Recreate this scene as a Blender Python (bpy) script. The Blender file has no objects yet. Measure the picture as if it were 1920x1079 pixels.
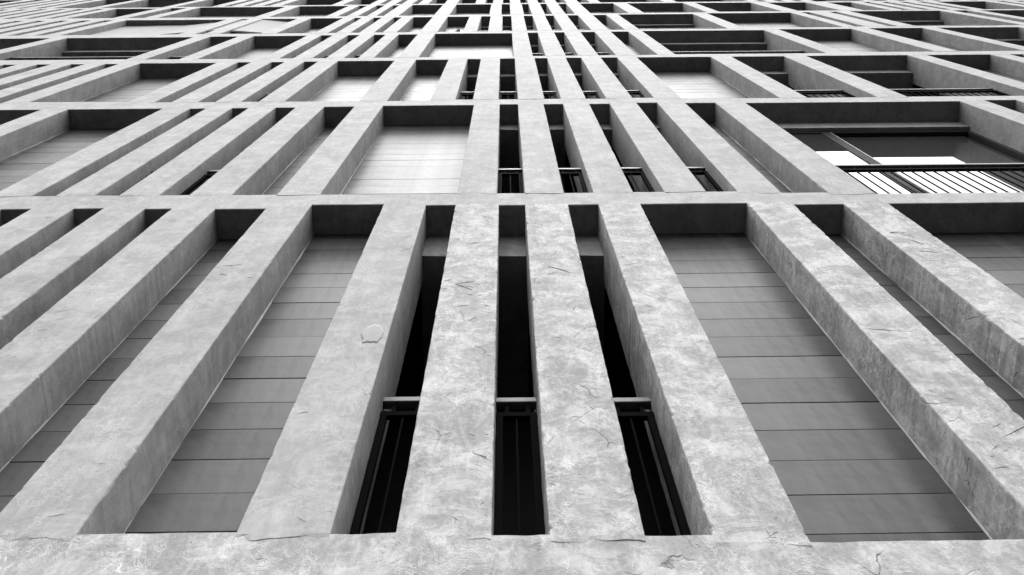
import bpy, math, random
from mathutils import Vector, Matrix, noise
random.seed(7)
C = bpy.context.scene
COL = C.collection

# ------------------------------------------------------------------ camera
EYE = 1.55                                   # eye height above the pavement
YAW, PITCH, ROLL = 0.0434845, 1.3663625, -0.0505587
cd = bpy.data.cameras.new('camera')
cam = bpy.data.objects.new('camera', cd)
COL.objects.link(cam)
fw = Vector((math.sin(YAW)*math.cos(PITCH), math.cos(YAW)*math.cos(PITCH), math.sin(PITCH)))
r0 = Vector((math.cos(YAW), -math.sin(YAW), 0)); u0 = r0.cross(fw)
rt = r0*math.cos(ROLL) + u0*math.sin(ROLL)
up = u0*math.cos(ROLL) - r0*math.sin(ROLL)
cam.matrix_world = Matrix(((rt.x, up.x, -fw.x, 0), (rt.y, up.y, -fw.y, 0), (rt.z, up.z, -fw.z, EYE), (0, 0, 0, 1)))
cd.sensor_width = 36.0
cd.lens = 1310*36/1920
cd.shift_y = -(539.5-150)/1920
cd.clip_start = 0.05
cd.clip_end = 3000
C.camera = cam

# ------------------------------------------------------------------ sky, sun, exposure (an overcast day, seen in greys)
SUN_EL = math.radians(66)
world = bpy.data.worlds.new('World'); C.world = world; world.use_nodes = True
wn, wl = world.node_tree.nodes, world.node_tree.links
wn.clear()
sky = wn.new('ShaderNodeTexSky'); sky.sky_type = 'NISHITA'; sky.sun_disc = False
sky.sun_elevation = SUN_EL; sky.sun_rotation = math.radians(180)
sky.air_density = 1.0; sky.dust_density = 4.0; sky.ozone_density = 1.0
bw = wn.new('ShaderNodeRGBToBW')
bg = wn.new('ShaderNodeBackground'); bg.inputs['Strength'].default_value = 0.15
wo = wn.new('ShaderNodeOutputWorld')
wl.new(sky.outputs[0], bw.inputs[0]); wl.new(bw.outputs[0], bg.inputs['Color']); wl.new(bg.outputs[0], wo.inputs['Surface'])
sd = bpy.data.lights.new('sun', 'SUN'); sd.energy = 0.5; sd.angle = math.radians(100); sd.color = (1, 1, 1)
sun = bpy.data.objects.new('sun', sd); COL.objects.link(sun)
sun.rotation_euler = (math.radians(90) - SUN_EL, 0, 0)     # light comes from -Y (in front of the facade) and above
C.view_settings.view_transform = 'Standard'; C.view_settings.look = 'None'
C.view_settings.gamma = 1.0; C.view_settings.use_curve_mapping = False
C.view_settings.exposure = 2.55
C.render.engine = 'CYCLES'
C.cycles.use_denoising = True
C.cycles.max_bounces = 8; C.cycles.diffuse_bounces = 5

# ------------------------------------------------------------------ materials
def mat(name):
    m = bpy.data.materials.new(name); m.use_nodes = True
    nt = m.node_tree
    return m, nt, nt.nodes['Principled BSDF']
def node(nt, t, **kw):
    n = nt.nodes.new(t)
    for k, v in kw.items():
        if k in n.inputs.keys(): n.inputs[k].default_value = v
        else: setattr(n, k, v)
    return n
def coords(nt, scale=(1, 1, 1), rot=(0, 0, 0)):
    g = nt.nodes.new('ShaderNodeTexCoord')
    mp = nt.nodes.new('ShaderNodeMapping'); mp.inputs['Scale'].default_value = scale; mp.inputs['Rotation'].default_value = rot
    nt.links.new(g.outputs['Object'], mp.inputs['Vector'])
    return mp.outputs[0]
def tex(nt, vec, scale, detail=4, rough=.55, dist=0.0):
    n = node(nt, 'ShaderNodeTexNoise', Scale=scale, Detail=detail, Roughness=rough, Distortion=dist)
    nt.links.new(vec, n.inputs['Vector']); return n.outputs[0]
def ramp(nt, fac, lo, hi, a=0.0, b=1.0):
    n = node(nt, 'ShaderNodeMapRange'); n.clamp = True
    for k, v in zip(('From Min', 'From Max', 'To Min', 'To Max'), (lo, hi, a, b)): n.inputs[k].default_value = v
    nt.links.new(fac, n.inputs[0]); return n.outputs[0]
def mth(nt, op, a, b=None, c=None):
    n = nt.nodes.new('ShaderNodeMath'); n.operation = op
    for i, v in enumerate((a, b, c)):
        if v is None: continue
        if isinstance(v, (int, float)): n.inputs[i].default_value = v
        else: nt.links.new(v, n.inputs[i])
    return n.outputs[0]
def grey(nt, p, val):
    n = nt.nodes.new('ShaderNodeCombineColor')
    for i in range(3): nt.links.new(val, n.inputs[i])
    nt.links.new(n.outputs[0], p.inputs['Base Color'])
def bump(nt, p, h, dist, strength=1.0):
    b = node(nt, 'ShaderNodeBump', Strength=strength, Distance=dist)
    nt.links.new(h, b.inputs['Height']); nt.links.new(b.outputs[0], p.inputs['Normal'])

def plaster(name, base, rough_amt, pits):
    """hand trowelled cement plaster: cloudy patches, streaks, hair cracks, pits"""
    m, nt, p = mat(name)
    v = coords(nt); vs = coords(nt, (1, 1, 1.5), (0, .4, 0)); vr = coords(nt, (1.6, 1, .9), (0, -.6, 0)); vv = coords(nt, (2.4, 2.4, .35))
    cloud = tex(nt, v, 1.5, 6, .62, .5)
    patch = ramp(nt, tex(nt, vs, 4.2, 9, .74, .5), .455, .57)          # where the trowel left a paler skim
    skim = ramp(nt, tex(nt, vr, 7.5, 9, .76, .9), .50, .60)
    fine = tex(nt, v, 38, 7, .75, .3)
    def curl(vec, sc, th):                                            # thin pale curls left by the trowel's edge
        q = tex(nt, vec, sc, 7, .62, 1.1)
        return ramp(nt, mth(nt, 'ABSOLUTE', mth(nt, 'SUBTRACT', q, .5)), 0, th, 1, 0)
    mask = ramp(nt, tex(nt, v, 3.6, 5, .65, .4), .46, .60)
    wisp = mth(nt, 'MULTIPLY', mth(nt, 'MAXIMUM', curl(vr, 5.0, .022), curl(vs, 8.5, .03)), mask)
    drip = tex(nt, vv, 7, 7, .66, .2)
    a = mth(nt, 'MULTIPLY_ADD', mth(nt, 'SUBTRACT', cloud, .5), .55*base, base*.74)
    a = mth(nt, 'MULTIPLY_ADD', patch, .36*rough_amt*base, a)
    a = mth(nt, 'MULTIPLY_ADD', skim, .21*rough_amt*base, a)
    a = mth(nt, 'MULTIPLY_ADD', wisp, .50*rough_amt*base, a)
    a = mth(nt, 'MULTIPLY_ADD', mth(nt, 'SUBTRACT', fine, .5), .9*rough_amt*base, a)
    a = mth(nt, 'MULTIPLY_ADD', mth(nt, 'SUBTRACT', drip, .5), .34*base, a)
    # hair cracks
    dv = node(nt, 'ShaderNodeMixRGB'); dv.blend_type = 'ADD'; dv.inputs[0].default_value = .35
    nz = node(nt, 'ShaderNodeTexNoise', Scale=3.0, Detail=6.0)
    nt.links.new(v, nz.inputs['Vector'])
    nt.links.new(vs, dv.inputs[1]); nt.links.new(nz.outputs['Color'], dv.inputs[2])
    vo = node(nt, 'ShaderNodeTexVoronoi', Scale=2.6); vo.feature = 'DISTANCE_TO_EDGE'
    nt.links.new(dv.outputs[0], vo.inputs['Vector'])
    crack = mth(nt, 'MULTIPLY', ramp(nt, vo.outputs['Distance'], .0, .012, 1, 0), ramp(nt, tex(nt, v, 4.3, 3), .56, .64))
    crack = mth(nt, 'MULTIPLY', crack, min(1.0, rough_amt))
    # pits
    vp = node(nt, 'ShaderNodeTexVoronoi', Scale=46.0)
    nt.links.new(vs, vp.inputs['Vector'])
    pit = mth(nt, 'MULTIPLY', ramp(nt, vp.outputs['Distance'], .10, .22, 1, 0), ramp(nt, tex(nt, v, 3.1, 4, .7), .62 - .06*pits, .68))
    pit = mth(nt, 'MULTIPLY', pit, pits)
    a = mth(nt, 'MULTIPLY', a, mth(nt, 'MULTIPLY_ADD', crack, -.45, 1.0))
    a = mth(nt, 'MULTIPLY', a, mth(nt, 'MULTIPLY_ADD', pit, -.55, 1.0))
    grey(nt, p, a)
    h = mth(nt, 'MULTIPLY_ADD', fine, .30, mth(nt, 'MULTIPLY', patch, .22))
    h = mth(nt, 'MULTIPLY_ADD', wisp, .30, h)
    h = mth(nt, 'MULTIPLY_ADD', crack, -.8, h)
    h = mth(nt, 'MULTIPLY_ADD', pit, -1.0, h)
    bump(nt, p, h, .0042*rough_amt)
    p.inputs['Roughness'].default_value = .78
    p.inputs['Specular IOR Level'].default_value = .1
    return m
PLASTER_ROUGH = plaster('rough_trowelled_plaster', .192, 1.0, .9)
PLASTER = plaster('painted_plaster', .193, .45, .4)

m, nt, p = mat('fibre_cement_board'); BOARD = m
v = coords(nt, (1, 1, 1)); vh = coords(nt, (.5, 1, 5)); vd = coords(nt, (4, 1, .45), (0, .12, 0))
oi = nt.nodes.new('ShaderNodeObjectInfo')
a = mth(nt, 'MULTIPLY_ADD', mth(nt, 'SUBTRACT', tex(nt, v, 2.6, 8, .68, 1.0), .5), .07, .040)
a = mth(nt, 'MULTIPLY_ADD', mth(nt, 'SUBTRACT', tex(nt, vh, 3, 4, .6, .5), .5), .02, a)
a = mth(nt, 'MULTIPLY_ADD', mth(nt, 'SUBTRACT', tex(nt, vd, 1.6, 5, .6, .5), .5), .055, a)
a = mth(nt, 'MULTIPLY_ADD', mth(nt, 'SUBTRACT', oi.outputs['Random'], .5), .022, a)
grey(nt, p, a)
bump(nt, p, tex(nt, vh, 16, 3, .5), .00012)
nt.links.new(ramp(nt, tex(nt, v, 3.2, 4, .6, .5),   .35, .65, .47, .52), p.inputs['Roughness']); p.inputs['Specular IOR Level'].default_value = .12

def plain(name, val, rough=.6, spec=.5, metal=0.0, var=.0, scale=8):
    m, nt, p = mat(name)
    if var:
        grey(nt, p, mth(nt, 'MULTIPLY_ADD', mth(nt, 'SUBTRACT', tex(nt, coords(nt), scale, 6, .6, .4), .5), var, val))
    else: p.inputs['Base Color'].default_value = (val, val, val, 1)
    p.inputs['Roughness'].default_value = rough; p.inputs['Specular IOR Level'].default_value = spec; p.inputs['Metallic'].default_value = metal
    return m
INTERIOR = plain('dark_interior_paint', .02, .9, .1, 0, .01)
BACKING = plain('dark_joint_backing', .04, .9, .1, 0, .01)
RAIL = plain('grey_railing_paint', .035, .6, .5, 0, .02, 20)
BARS = plain('dark_railing_paint', .0022, .8, .01)
FRAME = plain('dark_window_frame', .015, .75, .08, 0, .01)
BEAD = plain('pale_sealant', .22, .7, .3, 0, .1, 30)
STAIN = plain('grey_filler_patch', .132, .75, .25, 0, .07, 25)
SCREEN = plain('pale_screen', .15, .9, .1, 0, .05, 3)
PAVING = plain('dark_paving', .018, .95, .1, 0, .008, 3)
PIGEON = plain('dark_feathers', .04, .8, .2, 0, .02, 60)
HORN = plain('dark_horn', .08, .5, .3)
m, nt, p = mat('reflective_window_glass'); GLASS = m
p.inputs['Base Color'].default_value = (.02, .02, .02, 1); p.inputs['Roughness'].default_value = .02
p.inputs['IOR'].default_value = 1.7; p.inputs['Specular IOR Level'].default_value = .5

# ------------------------------------------------------------------ mesh helpers
class MB:
    def __init__(s): s.v = []; s.f = []
    def add(s, vs, fs):
        n = len(s.v); s.v += vs; s.f += [tuple(i+n for i in f) for f in fs]; return s
    def box(s, x0, x1, y0, y1, z0, z1):
        return s.add([(x0,y0,z0),(x1,y0,z0),(x1,y1,z0),(x0,y1,z0),(x0,y0,z1),(x1,y0,z1),(x1,y1,z1),(x0,y1,z1)],
                     [(0,3,2,1),(4,5,6,7),(0,1,5,4),(1,2,6,5),(2,3,7,6),(3,0,4,7)])
    def rbox(s, x0, x1, y0, y1, z0, z1, b):
        """box with chamfered edges along x (front and back, top and bottom)"""
        pr = [(y0+b,z0),(y1-b,z0),(y1,z0+b),(y1,z1-b),(y1-b,z1),(y0+b,z1),(y0,z1-b),(y0,z0+b)]
        n = len(pr)
        return s.add([(x0,y,z) for y, z in pr]+[(x1,y,z) for y, z in pr],
                     [(i, i+n, (i+1)%n+n, (i+1)%n) for i in range(n)]+[tuple(range(n)), tuple(range(2*n-1, n-1, -1))])
    def vbar(s, x0, x1, y0, y1, z0, z1, b):
        pr = [(x0+b,y0),(x1-b,y0),(x1,y0+b),(x1,y1-b),(x1-b,y1),(x0+b,y1),(x0,y1-b),(x0,y0+b)]
        n = len(pr)
        return s.add([(x,y,z0) for x, y in pr]+[(x,y,z1) for x, y in pr],
                     [(i, (i+1)%n, (i+1)%n+n, i+n) for i in range(n)]+[tuple(range(n-1,-1,-1)), tuple(range(n, 2*n))])
    def mesh(s, name, m, smooth=False):
        me = bpy.data.meshes.new(name); me.from_pydata(s.v, [], s.f); me.materials.append(m)
        if smooth: me.polygons.foreach_set('use_smooth', [True]*len(me.polygons))
        me.update(); return me
def link(name, me, parent=None, loc=None):
    o = bpy.data.objects.new(name, me); COL.objects.link(o)
    if parent: o.parent = parent
    if loc: o.location = loc
    return o
def obj(name, mb, m, parent=None, smooth=False): return link(name, mb.mesh(name, m, smooth), parent)
def nz(x, y, z): return noise.noise(Vector((x, y, z)))

# ------------------------------------------------------------------ ground
gb = MB(); gb.add([(-1500,-1500,0),(1500,-1500,0),(1500,1500,0),(-1500,1500,0)], [(0,1,2,3)])
o = obj('ground', gb, PAVING); o['kind'] = 'structure'

# ------------------------------------------------------------------ the building
FY = 2.15                                     # the facade's front plane lies this far in front of the eye
building = bpy.data.objects.new('apartment_building', None); COL.objects.link(building)
building.location = (0, FY, EYE)              # child coordinates: x along the facade, y into it, z above the eye
building['label'] = 'tall apartment building with pale plastered piers, thin floor bands, recessed boards and dark slots'
building['category'] = 'building'

# floor, kind (p recessed boards, s slot with railing, w wide balcony, g glazed window, c curved screen), x0, x1, sill, head
OPEN = [
    (0, 's', -2.925, -2.713, None, 5.348),
    (0, 'p', -2.352, -1.946, None, 5.331),
    (0, 'p', -1.594, -1.007, 2.2, 5.401),
    (0, 's', -0.658, -0.419, 2.188, 5.37),
    (0, 's', -0.065, 0.147, 2.171, 5.356),
    (0, 's', 0.497, 0.743, 2.16, 5.353),
    (0, 'p', 1.087, 1.955, 2.124, 5.353),
    (0, 'p', 2.321, 2.728, None, 5.31),
    (0, 'p', 3.091, 4.25, None, 5.313),
    (1, 'p', -5.6, -4.4, None, 8.737),
    (1, 's', -4.04, -3.84, None, 8.721),
    (1, 's', -3.507, -3.299, None, 8.73),
    (1, 's', -2.955, -2.699, 5.656, 8.739),
    (1, 'p', -2.338, -1.952, 5.645, 8.759),
    (1, 'p', -1.586, -0.417, 5.634, 8.79),
    (1, 's', -0.082, 0.154, 5.626, 8.812),
    (1, 's', 0.488, 0.738, 5.623, 8.806),
    (1, 's', 1.077, 1.342, 5.627, 8.8),
    (1, 's', 1.698, 1.965, 5.623, 8.837),
    (1, 'p', 2.326, 2.719, 5.577, 8.805),
    (1, 'g', 3.107, 5.9, 5.539, 8.778),
    (2, 'p', -6.37, -5.035, 9.202, 12.075),
    (2, 's', -4.681, -4.452, 9.078, 12.082),
    (2, 's', -4.098, -3.869, 9.057, 12.056),
    (2, 's', -3.527, -3.29, 9.052, 12.058),
    (2, 'p', -2.946, -1.956, 9.048, 12.082),
    (2, 'p', -1.581, -1.012, 9.023, 12.178),
    (2, 's', -0.675, -0.441, 9.135, 12.227),
    (2, 's', -0.099, 0.161, 9.113, 12.255),
    (2, 's', 0.515, 0.737, 9.123, 12.284),
    (2, 's', 1.072, 1.342, 9.103, 12.313),
    (2, 's', 1.695, 1.988, 9.174, 12.285),
    (2, 'p', 2.341, 3.658, 9.023, 12.26),
    (2, 'w', 4.025, 4.972, 9.023, 12.249),
    (2, 'w', 5.37, 7.2, None, 12.293),
    (3, 'w', -9.6, -6.832, 12.56, 15.352),
    (3, 's', -6.493, -5.872, 12.422, 15.358),
    (3, 'p', -5.546, -4.384, 12.368, 15.335),
    (3, 's', -4.074, -3.827, 12.433, 15.366),
    (3, 's', -3.489, -3.238, 12.406, 15.336),
    (3, 's', -2.914, -2.66, 12.38, 15.327),
    (3, 'p', -2.376, -1.951, 12.381, 15.355),
    (3, 'p', -1.569, 0.145, 12.427, 15.535),
    (3, 's', 0.495, 0.724, 12.553, 15.638),
    (3, 's', 1.092, 1.317, 12.598, 15.695),
    (3, 's', 1.687, 2.009, 12.598, 15.704),
    (3, 'p', 2.378, 2.772, 12.521, 15.687),
    (3, 'w', 3.097, 5.873, 12.55, 15.741),
    (3, 'p', 6.246, 7.923, 12.602, 15.867),
    (3, 'p', 8.36, 9.6, None, 15.847),
    (4, 'c', -10.049, -7.401, 15.76, 18.709),
    (4, 'c', -7.023, -6.823, 15.781, 18.537),
    (4, 'c', -6.475, -5.543, 15.799, 18.6),
    (4, 'p', -5.193, -4.345, 15.752, 18.679),
    (4, 's', -4.035, -3.847, 15.75, 18.721),
    (4, 's', -3.526, -3.321, 15.767, 18.687),
    (4, 's', -2.992, -2.794, 15.716, 18.717),
    (4, 'p', -2.477, -1.957, 15.725, 18.766),
    (4, 'p', -1.552, -0.969, 15.783, 18.864),
    (4, 's', -0.649, -0.4, 15.879, 18.881),
    (4, 's', -0.074, 0.159, 15.939, 18.972),
    (4, 's', 0.497, 0.738, 15.999, 18.967),
    (4, 's', 1.079, 1.313, 16.013, 19.027),
    (4, 's', 1.68, 1.976, 16.024, 18.988),
    (4, 'p', 2.386, 2.748, 15.983, 19.071),
    (4, 'w', 3.088, 5.146, 15.944, 19.036),
    (4, 'p', 5.563, 7.894, 16.158, 19.234),
    (4, 's', 8.209, 8.463, 16.206, 19.325),
    (4, 's', 9.015, 9.235, None, 19.418),
    (4, 'w', 9.647, 12.2, None, 19.46),
    (5, 'p', -11.95, -10.704, None, 21.774),
    (5, 's', -10.321, -9.844, None, 21.812),
    (5, 'w', -9.49, -6.845, 19.139, 21.84),
    (5, 'p', -6.454, -4.914, 19.047, 21.874),
    (5, 's', -4.594, -4.349, 19.129, 21.914),
    (5, 's', -4.048, -3.801, 19.158, 22.045),
    (5, 's', -3.54, -3.341, 19.13, 22.007),
    (5, 'p', -2.931, -1.968, 19.13, 22.066),
    (5, 'p', -1.545, -0.442, 19.134, 22.221),
    (5, 's', -0.109, 0.144, 19.333, 22.278),
    (5, 's', 0.521, 0.738, 19.327, 22.411),
    (5, 's', 1.099, 1.304, 19.424, 22.369),
    (5, 's', 1.674, 1.934, 19.453, 22.414),
    (5, 'p', 2.38, 3.441, 19.315, 22.42),
    (5, 'w', 3.884, 5.658, 19.327, 22.421),
    (5, 'w', 6.031, 7.814, 19.596, 22.265),
    (5, 'w', 8.301, 9.54, 19.78, 22.076),
    (5, 'p', 10.191, 10.958, None, 21.946),
]
W = 24.0                                      # the facade runs on to both sides
def fitline(pts, deg):
    """least squares polynomial through (x, z), held flat beyond the data"""
    n = deg+1
    A = [[sum(x**(i+j) for x, z in pts) for j in range(n)] + [sum(z*x**i for x, z in pts)] for i in range(n)]
    for i in range(n):
        pv = max(range(i, n), key=lambda r: abs(A[r][i])); A[i], A[pv] = A[pv], A[i]
        for r in range(n):
            if r != i:
                q = A[r][i]/A[i][i]; A[r] = [a-q*b for a, b in zip(A[r], A[i])]
    c = [A[i][n]/A[i][i] for i in range(n)]
    lo, hi = min(x for x, z in pts), max(x for x, z in pts)
    return lambda x: sum(ck*min(max(x, lo), hi)**k for k, ck in enumerate(c))

floors = []
for fl in range(6):
    rows = sorted([list(r) for r in OPEN if r[0] == fl], key=lambda r: r[2])
    sill = fitline([((r[2]+r[3])/2, r[4]) for r in rows if r[4] is not None], 2 if fl > 1 else 1)
    head = fitline([((r[2]+r[3])/2, r[5]) for r in rows if r[5] is not None], 2 if fl > 1 else 1)
    for r in rows:
        xm = (r[2]+r[3])/2
        if r[4] is None: r[4] = sill(xm)
        if r[5] is None: r[5] = head(xm)
        k = {0: 0, 1: .0, 2: .5, 3: .85, 4: 1, 5: 1}[fl]       # the upper storeys are straight
        r[4] += (sill(xm)-r[4])*k; r[5] += (head(xm)-r[5])*k
    floors.append((rows, sill, head))
h5 = floors[5][2]
floors.append(([], lambda x: h5(x)+.33, lambda x: h5(x)+3.35))
# go on to the sides with the same module of slots, panels and balconies
rnd = random.Random(21)
for fl in range(7):
    rows, sill, head = floors[fl]
    ext = .77*head(0)+.9
    if fl == 6:
        for _, k, x0, x1, a, b in floors[4][0]:
            if -6 < x0 < 8 : rows.append([6, 'p' if k == 'c' else k, x0, x1, sill(x0), head(x0)])
    for sgn in (-1, 1):
        x = min(r[2] for r in rows) if sgn < 0 else max(r[3] for r in rows)
        while abs(x) < ext:
            k, n, w = rnd.choice([('s', 3, .24), ('s', 2, .24), ('p', 1, .42), ('p', 1, 1.15), ('w', 1, 1.9), ('p', 1, 1.6), ('s', 3, .24)])
            for _ in range(n):
                a = x + sgn*.345; b = a + sgn*w; x = b
                x0, x1 = min(a, b), max(a, b)
                rows.append([fl, k, x0, x1, sill((x0+x1)/2), head((x0+x1)/2)])
    rows.sort(key=lambda r: r[2])

def profile(rows, idx, default):
    pts = []
    for r in rows: pts += [(r[2], r[idx]), (r[3], r[idx])]
    return [(-W, pts[0][1])] + pts + [(W, pts[-1][1])]
def at(poly, x):
    for (xa, za), (xb, zb) in zip(poly, poly[1:]):
        if xa <= x <= xb: return za if xb-xa < 1e-9 else za + (zb-za)*(x-xa)/(xb-xa)
    return poly[-1][1]

DEP = .47                                     # how deep the piers run back
# ---- floor bands
lows = [None] + [profile(floors[k][0], 5, None) for k in range(7)]
highs = [profile(floors[k][0], 4, None) for k in range(7)] + [None]
def band(k):
    xs = set()
    for poly in (lows[k], highs[k]):
        if poly: xs |= {x for x, z in poly}
    fine = {0: .035, 1: .05, 2: .12}.get(k, .5)
    xs = sorted(xs); full = []
    for a, b in zip(xs, xs[1:]):
        st = fine if max(abs(a), abs(b)) < 8 else 1.5
        n = max(1, int((b-a)/st)) if b-a < 10 else 4
        full += [a + (b-a)*i/n for i in range(n)]
    full.append(xs[-1])
    mb = MB(); amp = 1.0 if k < 2 else .5
    for i, x in enumerate(full):
        zl = at(lows[k], x) if lows[k] else -EYE
        zh = at(highs[k], x) if highs[k] else zl+2.2
        zl += .0025*amp*nz(x*2.2, k*7.1, 1)+.0012*amp*nz(x*19, k*3.3, 2)
        zh += .003*amp*nz(x*2.0, k*5.7, 5)+.0018*amp*nz(x*21, k*1.3, 6)
        c0 = .005+.004*max(0, nz(x*9, k, 11)); c1 = .006+.007*max(0, nz(x*8, k, 13))
        d = .0015*nz(x*1.7, k, 17)
        ring = [(x, .5, zl), (x, c0, zl), (x, d, zl+c0), (x, d+.001*nz(x*5, k, 19), zl+(zh-zl)*.35), (x, d+.001*nz(x*6, k, 23), zl+(zh-zl)*.7), (x, d, zh-c1), (x, c1, zh), (x, .5, zh)]
        mb.v += ring
        if i:
            a, b = (i-1)*8, i*8
            mb.f += [(a+j, b+j, b+(j+1)%8, a+(j+1)%8) for j in range(8)]
    n = len(full)-1
    mb.f += [tuple(range(8)), tuple(n*8+7-j for j in range(8))]
    name = 'floor_band' if 0 < k < 7 else ('base_wall' if k == 0 else 'parapet')
    obj(name, mb, PLASTER_ROUGH if k == 0 else PLASTER, building)
for k in range(8): band(k)

# ---- piers between neighbouring openings
def pier(fl, x0, x1, rough):
    lo, hi = highs[fl], lows[fl+1]
    zb, zt = max(at(lo, x0), at(lo, x1)), min(at(hi, x0), at(hi, x1))
    proud = -.0018-.001*random.random() if fl == 0 else -.002-.002*random.random()
    foot = .022 if fl == 0 else .012
    zb, zt = min(at(lo, x0), at(lo, x1))-foot, max(at(hi, x0), at(hi, x1))+.012
    st = {0: .018, 1: .04, 2: .12}.get(fl, .5)
    rows = max(2, int((zt-zb)/st)); cols = 14 if fl == 0 else (6 if fl == 1 else 2)
    if x1-x0 > 3: rows, cols = 6, 4
    s = random.random()*50; mb = MB(); amp = 1.25 if rough else (.8 if fl < 2 else .5)
    nring = 0
    for i in range(rows+1):
        z = zb+(zt-zb)*i/rows
        def edge(q): return amp*(.0018*nz(q, z*1.3, s)+.0014*nz(q, z*9, s)+.0017*nz(q, z*37, s))
        def chip(q):
            v = nz(q, z*7, s+9); w = nz(q, z*23, s+5)
            return .004+amp*(.004*max(0, v)+.024*max(0, w-.26))
        xa, xb = x0+edge(3.1), x1+edge(8.7); ca, cb = chip(1.3), chip(5.9)
        ring = [(xa, DEP, z), (xa, ca, z), (xa+ca*.4, proud+ca*.35, z)]
        for j in range(cols+1):
            x = xa+ca+(xb-cb-xa-ca)*j/cols
            dz = 0
            if i == 0: dz = .02*nz(x*9, s, 3)+.02*nz(x*34, s, 4)
            ring.append((x, proud+(.006*max(0, nz(x*6, s, 8.3)+.1) if i == 0 else 0)+amp*.0022*nz(x*2.3, z*1.6, s+2)+amp*.0012*nz(x*9, z*7, s+3), z+dz))
        ring += [(xb-cb*.4, proud+cb*.35, z), (xb, cb, z), (xb, DEP, z)]
        nring = len(ring); mb.v += ring
        if i:
            a, b = (i-1)*nring, i*nring
            mb.f += [(a+j, a+j+1, b+j+1, b+j) for j in range(nring-1)]
    mb.f += [tuple(range(nring-1, -1, -1)), tuple(rows*nring+j for j in range(nring))]
    return obj('pier', mb, PLASTER_ROUGH if rough else PLASTER, building)
pier_fronts = []
for fl in range(7):
    rows = floors[fl][0]
    edges = [-W] + [q for r in rows for q in (r[2], r[3])] + [W]
    for a, b in zip(edges[::2], edges[1::2]):
        pier(fl, a, b, fl == 0 and a > -.5 and b < 6)
        if fl == 0 and b-a < 2: pier_fronts.append((a, b))

# ---- recessed infill panels of horizontal boards
GAP = .003; PITCH_B = .2048
board_meshes = {}
def board_mesh(w, h, v):
    key = (round(w, 3), round(h, 3), v)
    if key not in board_meshes:
        mb = MB(); mb.rbox(-w/2, w/2, 0, .012, 0, h, .0012); board_meshes[key] = mb.mesh('board', BOARD)
    return board_meshes[key]
def bead(x, z0, z1, y, sgn, parent):
    mb = MB(); n = int((z1-z0)/.05); s = random.random()*40
    for i in range(n+1):
        z = z0+(z1-z0)*i/n
        t = .007*(.65+.9*nz(x, z*3, s)+.5*nz(x, z*14, s)); t = max(.0012, t)
        mb.v += [(x-sgn*.004, y-t, z), (x+sgn*t*.7, y-t*.8, z), (x+sgn*t, y+.002, z)]
        if i:
            a, b = 3*(i-1), 3*i
            mb.f += [(a, a+1, b+1, b), (a+1, a+2, b+2, b+1)]
    obj('sealant_bead', mb, BEAD, parent)
def panel(r):
    fl, k, x0, x1, z0, z1 = r
    dep = .262; a, b = x0-.03, x1+.03; za, zb = z0-.05, z1+.05
    mb = MB(); mb.box(a, b, dep+.010, dep+.05, za, zb)
    rt = obj('infill_panel', mb, BACKING, building)
    base = {0: 2.414 if x0 > .5 else 2.468-.2048*2, 1: 6.32}.get(fl, z0+.11)
    if fl < 2:
        z = base - PITCH_B*math.ceil((base-za)/PITCH_B)
        while z < zb:
            lo, hi = max(z, za), min(z+PITCH_B-GAP, zb)
            if hi-lo > .02:
                o = link('board', board_mesh(b-a, hi-lo, 0), rt, ((a+b)/2, dep+random.uniform(-.0012, .0012), lo))
                o.rotation_euler = (random.uniform(-.004, .004), random.uniform(-.0012, .0012), 0)
            z += PITCH_B
    else:
        mb = MB(); z = za-.06
        while z < zb:
            y = dep+random.uniform(-.001, .001); mb.rbox(a, b, y, y+.010, z, min(z+PITCH_B-.006, zb), .001); z += PITCH_B
        o = obj('board', mb, BOARD, rt); o['kind'] = 'stuff'
    if fl < 3:
        bead(x0, z0, z1, dep, 1, rt); bead(x1, z0, z1, dep, -1, rt)

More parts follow.
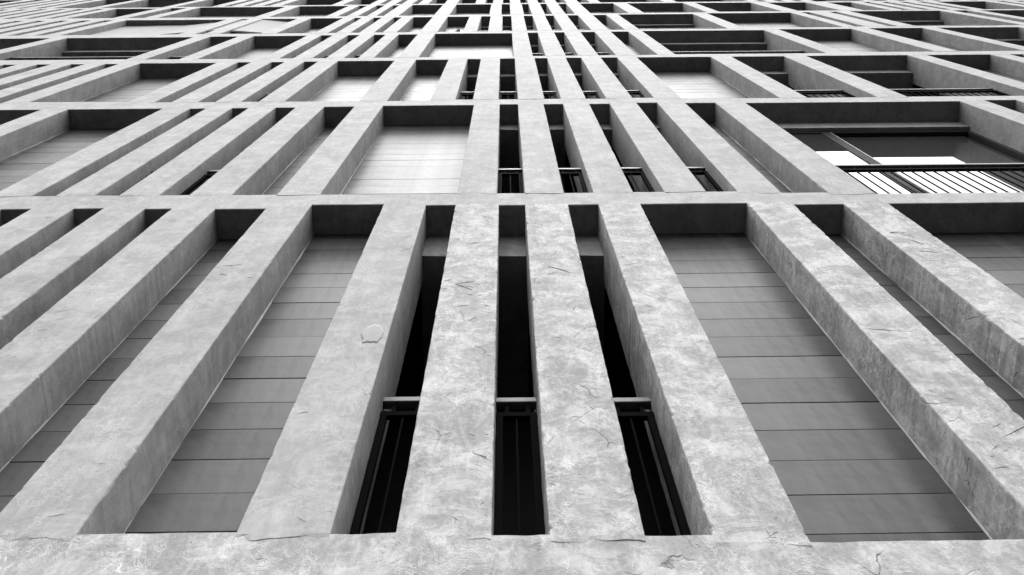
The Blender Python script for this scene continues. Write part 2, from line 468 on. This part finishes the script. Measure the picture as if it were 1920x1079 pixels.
# ---- lintels and railings in the open balconies
def lintel(r, drop):
    fl, k, x0, x1, z0, z1 = r
    a, b = x0-.015, x1+.015; t = random.uniform(-.02, .02) if x1-x0 < .6 else 0
    mb = MB(); y0, y1, zt = .272, 1.55, z1+.04
    za, zb = z1-drop-t, z1-drop+t
    mb.add([(a,y0,za),(b,y0,zb),(b,y1,zb),(a,y1,za),(a,y0,zt),(b,y0,zt),(b,y1,zt),(a,y1,zt)],
           [(0,3,2,1),(4,5,6,7),(0,1,5,4),(1,2,6,5),(2,3,7,6),(3,0,4,7)])
    obj('lintel', mb, PLASTER, building)
def railing(r):
    fl, k, x0, x1, z0, z1 = r
    y = .235 if fl == 0 else .115
    top = z0 + (1.095 if fl == 0 or k == 'g' else .98)
    a, b = x0-.004, x1+.004
    mb = MB(); mb.rbox(a, b, y, y+.05, top-.036, top, .003)
    rt = obj('railing', mb, RAIL, building)
    zl = top-.10; yb = y+.010; zf = z0-.02
    mb = MB(); mb.rbox(a, b, yb, yb+.03, zl-.034, zl, .002)
    obj('lower_rail', mb, BARS, rt)
    n = max(1, int(round((x1-x0)/.108))-1)
    if k == 's' and x1-x0 < .35:
        for px in (x0+.003, x1-.037):
            mb = MB(); mb.vbar(px, px+.034, yb, yb+.032, zf, zl-.034, .002); obj('post', mb, BARS, rt)
        xs = [(x0+x1)/2]
    else:
        xs = [x0+(x1-x0)*(i+1)/(n+1) for i in range(n)]
        for px in (x0+.003, x1-.037):
            mb = MB(); mb.vbar(px, px+.034, yb, yb+.032, zf, zl-.034, .002); obj('post', mb, BARS, rt)
    me = None
    for px in xs:
        if me is None:
            mb = MB(); mb.vbar(-.006, .006, yb+.009, yb+.021, zf, zl-.034, .0015); me = mb.mesh('bar', BARS)
        link('bar', me, rt, (px, 0, 0))
    cs = [x0+(x1-x0)*q for q in ((.27, .78) if x1-x0 < .35 else [i/max(1, round((x1-x0)/.6)) + .12 for i in range(max(1, round((x1-x0)/.6)))])]
    for px in cs:
        mb = MB(); mb.vbar(px-.012, px+.012, yb+.004, yb+.028, zl, top-.034, .002); obj('connector', mb, BARS, rt)
def glazing(r):
    fl, k, x0, x1, z0, z1 = r
    fr = MB(); zl = z1-.23
    fr.rbox(x0, x1, .322, .40, zl-.07, zl+.02, .003); fr.rbox(x0, x1, .322, .40, z0-.01, z0+.06, .003)
    fr.vbar(x0-.01, x0+.05, .322, .40, z0+.06, zl-.07, .003); fr.vbar(x1-.05, x1+.01, .322, .40, z0+.06, zl-.07, .003)
    w = obj('window', fr, FRAME, building)
    for a, b, y in ((x0+.05, 4.06, .335), (4.08, x1-.05, .379)):
        g = MB(); g.box(a+.05, b-.05, y, y+.006, z0+.08, zl-.09); obj('pane', g, GLASS, w)
    for a, wd, y, mt in ((3.985, .10, .324, FRAME), (4.088, .02, .318, RAIL), (4.112, .05, .352, FRAME)):
        s = MB(); s.vbar(a, a+wd, y, y+.03, z0+.06, zl-.07, .003); obj('sash', s, mt, w)
for fl in range(7):
    for r in floors[fl][0]:
        if r[1] == 'p': panel(r)
        else:
            lintel(r, .36 if fl == 0 else .25)
            if r[1] != 'c': railing(r)
            if r[1] == 'g': glazing(r)

# ---- floor slabs and back wall that close the rooms behind
for k in range(8):
    mb = MB(); n = 24
    for i in range(n+1):
        x = -W+2*W*i/n
        lo = at(lows[k], x)+.03 if lows[k] else at(highs[0], x)-.3
        hi = at(highs[k], x)-.03 if highs[k] else lo+.2
        mb.v += [(x, .46, lo), (x, .46, hi), (x, 1.7, hi), (x, 1.7, lo)]
        if i:
            a, b = 4*(i-1), 4*i
            mb.f += [(a+j, b+j, b+(j+1)%4, a+(j+1)%4) for j in range(4)]
    obj('floor_slab' if k < 7 else 'roof', mb, INTERIOR, building)
mb = MB(); mb.box(-W, W, 1.6, 1.9, -EYE, at(lows[7], 0)+2); obj('back_wall', mb, INTERIOR, building)
for sx in (-1, 1):
    mb = MB(); mb.box(min(sx*(W-.3), sx*(W-.01)), max(sx*(W-.3), sx*(W-.01)), .02, 1.88, -EYE, at(lows[7], 0)+1.9); obj('end_wall', mb, PLASTER, building)

# ---- the pale curved screen behind three bays of the fifth storey
rows4 = [r for r in floors[4][0] if r[1] == 'c']
zs, zh = rows4[1][4], rows4[1][5]
mb = MB(); n = 60
xa, xb = rows4[0][2]-.2, rows4[-1][3]+.1
for i in range(n+1):
    x = xa+(xb-xa)*i/n
    t = x+6.75
    y = .02+.13*(1-math.exp(-(t/1.25)**2)) + .004*math.sin(x*5)
    for z, dy in ((zh+.05, 0), (zs+.75, .0), (zs+.72, -.015), (zs+.68, -.015), (zs+.66, .02)): mb.v.append((x, y+dy, z))
    if i:
        a, b = 5*(i-1), 5*i
        mb.f += [(a+j, a+j+1, b+j+1, b+j) for j in range(4)]
o = obj('curved_screen', mb, SCREEN, building, True)

# ---- plaster marks on the lowest storey: raised trowel lips, one small filler patch
mb = MB(); rt_ = random.Random(5)
def stroke(x, z, ang, ln, curv, h, w, y, xlo, xhi, zlo, zhi):
    n = max(4, int(ln/.018)); first = True
    for i in range(n+1):
        u = i/n; tp = math.sin(math.pi*min(1, max(0.02, u)))**.6
        if not (xlo < x < xhi and zlo < z < zhi): break
        hh = h*tp*(.7+.6*abs(nz(x*30, z*30, 2))); ww = w*tp
        nx, nz_ = -math.sin(ang), math.cos(ang)
        mb.v.extend([(x+nx*ww, y, z+nz_*ww), (x-nx*ww*.2, y-hh, z-nz_*ww*.2), (x-nx*ww*.6, y, z-nz_*ww*.6)])
        if not first:
            b = len(mb.v)-3; a = b-3
            mb.f.extend([(a, b, b+1, a+1), (a+1, b+1, b+2, a+2)])
        first = False
        x += math.cos(ang)*ln/n; z += math.sin(ang)*ln/n; ang += curv/n + .06*nz(x*12, z*12, 7)
for a, b in pier_fronts:
    rough = a > -.5
    hubs = [(rt_.uniform(a, b), 2.15+3.0*rt_.random()**1.2) for _ in range(16 if rough else 6)]
    for i in range(130 if rough else 30):
        hx, hz = rt_.choice(hubs); x = rt_.gauss(hx, .09); z = rt_.gauss(hz, .26)
        x = min(max(x, a+.015), b-.03); z = z if z > 2.16 else rt_.uniform(2.16, 4)
        ln = min(.30, .016*math.exp(rt_.gauss(0.6, .85)))
        q = rt_.uniform(.5, 1.2)*min(1, .35+ln*5)
        stroke(x, z, rt_.gauss(rt_.choice([0, 0, -.75, .6, 1.3]), .35), ln, rt_.gauss(0, .4), .0038*q, rt_.uniform(.0012, .0045)*q, -.0016, a+.012, b-.012, 2.0, 5.3)
for i in range(240):
    ln = .014*math.exp(rt_.gauss(.4, .8))
    stroke(rt_.uniform(-2.4, 2.4), rt_.uniform(1.75, 2.1), rt_.gauss(rt_.choice([0, 0, -.9, .8]), .4), ln,
           rt_.gauss(0, .5), rt_.uniform(.0005, .0015), rt_.uniform(.001, .003), .0012, -2.5, 2.5, 1.7, 2.11)
o = obj('trowel_mark', mb, PLASTER_ROUGH, building, True); o['kind'] = 'stuff'
mb = MB(); n = 140; cx, cz = -.745, 3.49
ring = []
for i in range(n):
    t = 2*math.pi*i/n; rr = 1+.25*nz(math.cos(t)*2, math.sin(t)*2, 4)+.10*nz(math.cos(t)*2.6+.4, math.sin(t)*2.6+.3, 6.5)+.03*nz(math.cos(t)*9, math.sin(t)*9, 3.5)
    ring.append((cx+.062*rr*math.cos(t), cz+.10*rr*max(math.sin(t), -.8)))
mb.v = []
for q, y in ((1.0, .001), (.97, -.0042), (.8, -.0050), (.45, -.0054)): mb.v += [(cx+(x-cx)*q, y, cz+(z-cz)*q) for x, z in ring]
mb.v.append((cx, -.0056, cz))
mb.f = [(l*n+i, l*n+(i+1)%n, (l+1)*n+(i+1)%n, (l+1)*n+i) for l in range(3) for i in range(n)]+[(3*n+i, 3*n+(i+1)%n, 4*n) for i in range(n)]
obj('filler_patch', mb, STAIN, building, True)

# ------------------------------------------------------------------ the pigeon on the ledge
def skin(name, pts, edges, m, parent=None, lv=2):
    me = bpy.data.meshes.new(name); me.from_pydata([p_[:3] for p_ in pts], edges, []); me.materials.append(m)
    o = link(name, me, parent)
    md = o.modifiers.new('skin', 'SKIN')
    me.skin_vertices.new() if not me.skin_vertices else None
    for i, p_ in enumerate(pts):
        me.skin_vertices[0].data[i].radius = (p_[3], p_[4] if len(p_) > 4 else p_[3])
        me.skin_vertices[0].data[i].use_root = (i == 2)
    sm = o.modifiers.new('sub', 'SUBSURF'); sm.levels = lv; sm.render_levels = lv
    md.use_smooth_shade = True
    return o
r = [q for q in floors[4][0] if abs(q[2]+1.55) < .1][0]
pg = bpy.data.objects.new('pigeon', None); COL.objects.link(pg)
pg.location = (-1.10, FY+.06, EYE+r[4]); pg.rotation_euler = (0, 0, .25)
pg['label'] = 'small dark pigeon perched on a high ledge in front of a pale recessed panel'
pg['category'] = 'bird'
skin('body', [(0, .20, .045, .012, .03), (0, .12, .07, .035, .03), (0, .03, .11, .062, .06), (0, -.05, .15, .055, .06), (0, -.085, .205, .03), (0, -.095, .245, .027), (0, -.115, .255, .018)],
     [(i, i+1) for i in range(6)], PIGEON, pg)
for s in (-1, 1):
    skin('wing', [(s*.052, -.06, .15, .012, .03), (s*.062, .02, .12, .012, .042), (s*.045, .12, .085, .008, .026), (s*.02, .19, .06, .004, .01)], [(0, 1), (1, 2), (2, 3)], PIGEON, pg)
    skin('leg', [(s*.025, -.005, .06, .010), (s*.027, -.012, .03, .006), (s*.027, -.012, .006, .005), (s*.027, -.045, .004, .004)], [(0, 1), (1, 2), (2, 3)], HORN, pg, 1)
mb = MB(); mb.add([(-.006, -.128, .258), (.006, -.128, .258), (0, -.128, .249), (0, -.155, .247)], [(0, 1, 3), (1, 2, 3), (2, 0, 3), (0, 2, 1)]); obj('beak', mb, HORN, pg)
